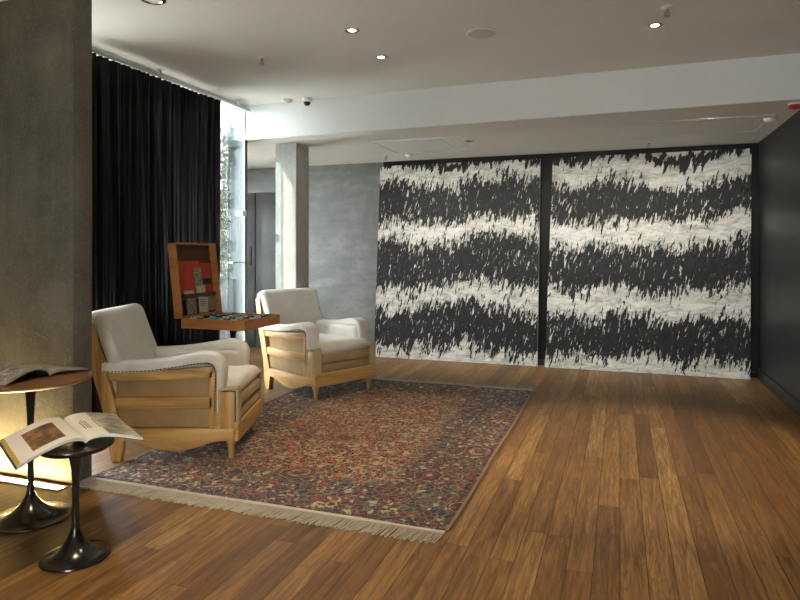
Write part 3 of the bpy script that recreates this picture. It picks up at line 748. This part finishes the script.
paper('card', .005, .125, .02, .15, -.036, 'card', 'cream written card below the strap in the middle of the lid', 'card', -4, [(.12, .9, .80, .84), (.12, .8, .68, .72), (.12, .85, .56, .60), (.12, .6, .44, .48)])
paper('card', .135, .235, .03, .15, -.036, 'card_tan', 'tan card below the strap at the right of the lid', 'card', 1)
# strings of beads lying in the tray
TM = tr(CX, CYY, .701) @ Matrix.Rotation(CA, 4, 'Z')
cells = ['pearl', 'jet', 'coral', 'jet', 'turq', 'turq', 'silver', 'jet', 'jet', 'turq', 'pearl', 'bone', 'silver', 'amber', 'amber', 'jet', 'bone', 'amber', 'pearl', 'jet', 'bone', 'amber', 'silver', 'jet']
words = dict(turq='turquoise', pearl='white', jet='black', amber='brown', bone='cream', silver='silver', coral='red')
kinds = [(nm, words[nm], -.217 + .062 * (k // 3), -.165 + .165 * (k % 3), .0285, .0068) for k, nm in enumerate(cells)]
proto = {}
for nm, word, x, y, rr, br in kinds:
    key = nm
    if key not in proto:
        m = MB(); nb = 26; 
        for k in range(nb):
            a = 2 * PI * k / nb; m.ball(((rr - .004) * math.cos(a), (.070 + .006 * math.sin(3 * a)) * math.sin(a), br + .010 * math.sin(2 * a) ** 2), br, 1)
        o = m.build('bead_necklace', M['bead_' + nm], None, True, 180); proto[key] = o
    else:
        o = proto[key].copy(); COL.objects.link(o)
    o.matrix_world = TM @ tr(x, y, .0603) @ Matrix.Rotation(R(random.uniform(-3, 3) + random.choice((0, 180))), 4, 'Z')
    n_same = sum(1 for q in kinds if q[0] == nm)
    o['label'] = f'string of {word} beads lying in the open wooden case'
    o['category'] = 'beads'; o['group'] = f'strings of {word} beads in the case'

# ------------------------------------------------------------------ ceiling fittings
def downlight(u, v, z, label, lit=True, r=.038):
    x, y = at(u, v, z); e = empty('downlight', (x, y, z), 0, label, 'ceiling light', 'recessed downlights')
    m = MB(); m.lathe([(r, 0), (r + .012, -.002), (r + .012, -.006), (r + .002, -.009), (r - .008, -.006), (r - .012, -.001)], 28); m.build('trim_ring', M['chrome'], e, True, 60)
    m = MB(); m.lathe([(0, -.0035), (r - .014, -.0035), (r - .014, -.0005), (0, -.0005)], 24); m.build('lens', M['lamp'] if lit else M['plastic'] if lit is None else M['black_plastic'], e, True, 30)
    return x, y
def spot(name, x, y, z, power, col=(1, .78, .50), size=75, blend=.6, soft=.04):
    l = bpy.data.lights.new(name, 'SPOT'); l.energy = power; l.color = col; l.spot_size = R(size); l.spot_blend = blend; l.shadow_soft_size = soft
    o = bpy.data.objects.new(name, l); COL.objects.link(o); o.location = (x, y, z - .03); return o
SP = []
for u, v, lb in ((352, 30, 'lit downlight in the main ceiling, nearest the sprinkler by the curtain'), (381, 57, 'small lit downlight in the main ceiling, closest to the beam'), (655, 25, 'lit downlight below the right-hand sprinkler in the main ceiling')):
    x, y = downlight(u, v, CEIL, lb); SP.append((x, y))
downlight(470, 140.5, SOF, 'unlit downlight in the lower soffit in front of the paintings', False, .04)
downlight(153, -1, CEIL, 'unlit round ceiling fitting at the top edge above the curtain', None, .06)
def sprinkler(u, v, z, label):
    x, y = at(u, v, z); e = empty('sprinkler', (x, y, z), 0, label, 'sprinkler', 'ceiling sprinklers')
    m = MB(); m.lathe([(.034, 0), (.036, -.003), (.028, -.010), (.012, -.012)], 24); m.build('escutcheon', M['plastic'], e, True)
    m = MB(); m.lathe([(.010, -.010), (.010, -.028), (.006, -.030), (.006, -.050)], 14); m.tube([(.012, 0, -.028), (.016, 0, -.042), (.004, 0, -.056)], .003); m.tube([(-.012, 0, -.028), (-.016, 0, -.042), (-.004, 0, -.056)], .003); m.build('frame', M['brass'], e, True)
    m = MB(); m.lathe([(0, -.056), (.020, -.056), (.021, -.059), (0, -.060)], 18); m.build('deflector', M['brass'], e, True)
sprinkler(262, 57, CEIL, 'sprinkler head in the main ceiling near the curtain track')
sprinkler(667, 7, CEIL, 'sprinkler head in the main ceiling at upper right')
sprinkler(386, 155, SOF, 'sprinkler head in the soffit above the left corner of the left painting')
sprinkler(649, 142, SOF, 'sprinkler head in the soffit above the right painting')
x, y = at(482, 33, CEIL); e = empty('ceiling_speaker', (x, y, CEIL), 0, 'round white ceiling speaker in the middle of the main ceiling', 'speaker')
m = MB(); m.lathe([(.105, 0), (.108, -.004), (.098, -.008), (.092, -.006)], 40); m.build('rim', M['plastic'], e, True)
m = MB(); m.lathe([(.092, -.001), (.092, -.006), (.06, -.013), (.03, -.016), (0, -.017)], 40); m.build('grille', M['bright_plastic'], e, True)
def detector(u, v, z, label, r=.055):
    x, y = at(u, v, z); e = empty('smoke_detector', (x, y, z), 0, label, 'smoke detector', 'smoke detectors')
    m = MB(); m.lathe([(r, 0), (r, -.010), (r * .95, -.014)], 30); m.build('base', M['plastic'], e, True)
    m = MB(); m.lathe([(r * .86, -.014), (r * .84, -.022), (r * .5, -.034), (0, -.036)], 30); m.build('chamber', M['plastic'], e, True)
detector(287, 99.5, CEIL, 'white smoke detector beside the dome camera near the beam')
detector(770, 118.5, SOF, 'white smoke detector in the soffit by the dark right wall', .05)
detector(409, 154.5, SOF, 'small white smoke detector in the soffit over the left painting', .045)
x, y = at(307, 98, CEIL); e = empty('ceiling_camera', (x, y, CEIL + .002), 0, 'white security camera with black dome on the ceiling by the beam', 'security camera')
m = MB(); m.lathe([(.045, 0), (.047, -.012), (.043, -.035), (.036, -.042)], 28); m.build('housing', M['plastic'], e, True)
m = MB(); m.lathe([(.034, -.040), (.034, -.050), (.028, -.066), (.016, -.076), (0, -.079)], 28); m.build('dome', M['black_plastic'], e, True)
x, y = at(795, 103.5, SOF); e = empty('ceiling_alarm', (x, y, SOF + .002), 0, 'red fire alarm sounder on the soffit at the far right', 'fire alarm')
m = MB(); m.lathe([(.05, 0), (.05, -.012), (.046, -.014)], 28); m.build('base', M['plastic'], e, True)
m = MB(); m.lathe([(.045, -.014), (.047, -.030), (.034, -.040), (0, -.042)], 28); m.build('sounder', M['redp'], e, True)
# perforated grilles flush in the soffit
def m_perf():
    g = G('perforated_panel'); x, y, z = g.sep(g.obj())
    def d(a): return g.math('SUBTRACT', g.math('FRACT', g.math('DIVIDE', a, .020)), .5)
    q = g.math('ADD', g.math('POWER', d(x), 2), g.math('POWER', d(y), 2))
    return g.set(Base_Color=g.ramp(q, [(.06, (.50, .48, .44)), (.09, (.72, .70, .65))]), Roughness=.85)
M['perf'] = m_perf()
def grille(x0, x1, y0, y1, px0, px1, label):
    e = empty('ceiling_grille', ((x0 + x1) / 2, (y0 + y1) / 2, SOF), 0, label, 'ceiling panel', 'flush ceiling panels')
    a, b = (x1 - x0) / 2, (y1 - y0) / 2; t = .012
    m = MB()
    for lo, hi in (((-a, -b, -.004), (a, -b + t, 0)), ((-a, b - t, -.004), (a, b, 0)), ((-a, -b + t, -.004), (-a + t, b - t, 0)), ((a - t, -b + t, -.004), (a, b - t, 0))): m.box(lo, hi)
    m.build('frame', M['white_paint'], e)
    m = MB(); m.box((px0 - (x0 + x1) / 2, -b + .04, -.003), (px1 - (x0 + x1) / 2, b - .04, 0)); m.build('perforated_panel', M['perf'], e)
A = at(617, 121, SOF); B = at(744, 132, SOF)
grille(A[0], B[0] + .1, 5.85, 6.62, .35, B[0] + .02, 'large flush access panel with perforations in the soffit above the right painting')
C = at(400, 148, SOF); D = at(455, 140, SOF)
grille(C[0] - .15, D[0] + .05, 5.95, 6.75, C[0] - .1, D[0] - .12, 'flush perforated panel in the soffit above the left painting')

# ------------------------------------------------------------------ floor light and floor plate
e = empty('floor_light', (-3.49, 2.622, 0), 0, 'warm glowing linear light set in the floor below the concrete pier', 'light')
m = MB(); m.box((-.62, -.035, .0005), (.60, -.020, .006)); m.box((-.62, .020, .0005), (.60, .035, .006)); m.box((.60, -.035, .0005), (.612, .035, .006)); m.box((-.62, -.02, .0003), (.60, .02, .0012)); m.build('housing', M['alu'], e)
m = MB(); m.box((-.615, -.0195, .0013), (.598, .0195, .005)); m.build('lens', M['strip'], e)
o = bx('floor_outlet_cover', (-.065, -.05, 0), (.065, .05, .006), M['brass_plate'], None, .002); o.location = (-2.795, 2.735, .0005)
tag(o, 'small pale metal plate on the floor at the foot of the pier', 'floor plate')

# ------------------------------------------------------------------ lights
W = bpy.data.worlds.new('sky'); S.world = W; W.use_nodes = True; nt = W.node_tree
bg = nt.nodes['Background']
sky = nt.nodes.new('ShaderNodeTexSky'); sky.sky_type = 'HOSEK_WILKIE'; sky.turbidity = 6; sky.ground_albedo = .5
sky.sun_direction = Vector((-.4, -.5, .76)).normalized()
mx = nt.nodes.new('ShaderNodeMix'); mx.data_type = 'RGBA'; mx.inputs[0].default_value = .75
nt.links.new(sky.outputs[0], mx.inputs[6]); mx.inputs[7].default_value = (.97, .99, 1.0, 1)
nt.links.new(mx.outputs[2], bg.inputs[0]); bg.inputs[1].default_value = 16
l = bpy.data.lights.new('sun', 'SUN'); l.energy = 11; l.angle = R(1.5); l.color = (1, .95, .86)
o = bpy.data.objects.new('sun', l); COL.objects.link(o); o.rotation_euler = Vector((.38 * .866, .925 * .866, -.5)).to_track_quat('-Z', 'Y').to_euler()
def aim(o, p): o.rotation_euler = (Vector(p) - o.location).to_track_quat('-Z', 'Y').to_euler()
for i, (x, y) in enumerate(SP): spot('spot_beam', x, y, CEIL, (45, 40, 140)[i], size=60)
for x, y, p in ((-.45, 2.3, 50), (-1.7, 1.6, 110), (.6, 1.5, 35)): spot('spot_beam', x, y, CEIL, p, size=92, soft=.16)  # off-frame spots without fittings; the middle one added to warm the near chair
for x in (-2.4, -1.4, -.3, .7):   # fill spots added under the soffit, without fittings, to brighten the paintings
    o = spot('painting_fill_beam', x, 5.75, SOF, 50, (1, .93, .82), 92, .95, .06); aim(o, (x, BACK - .1, 1.15))
# ------------------------------------------------------------------ camera
cam = bpy.data.cameras.new('camera'); co = bpy.data.objects.new('camera', cam); COL.objects.link(co); S.camera = co
co.location = (0, 0, CAM_Z); co.rotation_euler = (PI / 2, 0, YAW)
cam.sensor_width = 36; cam.lens = FPX / 800 * 36; cam.shift_y = -(300 - HOR) / 800; cam.clip_start = .05
vs = S.view_settings; vs.view_transform = 'Standard'; vs.look = 'None'; vs.gamma = 1; vs.use_curve_mapping = False; vs.exposure = .76
S.cycles.use_denoising = True; S.cycles.max_bounces = 10; S.cycles.diffuse_bounces = 6; S.cycles.sample_clamp_indirect = 8
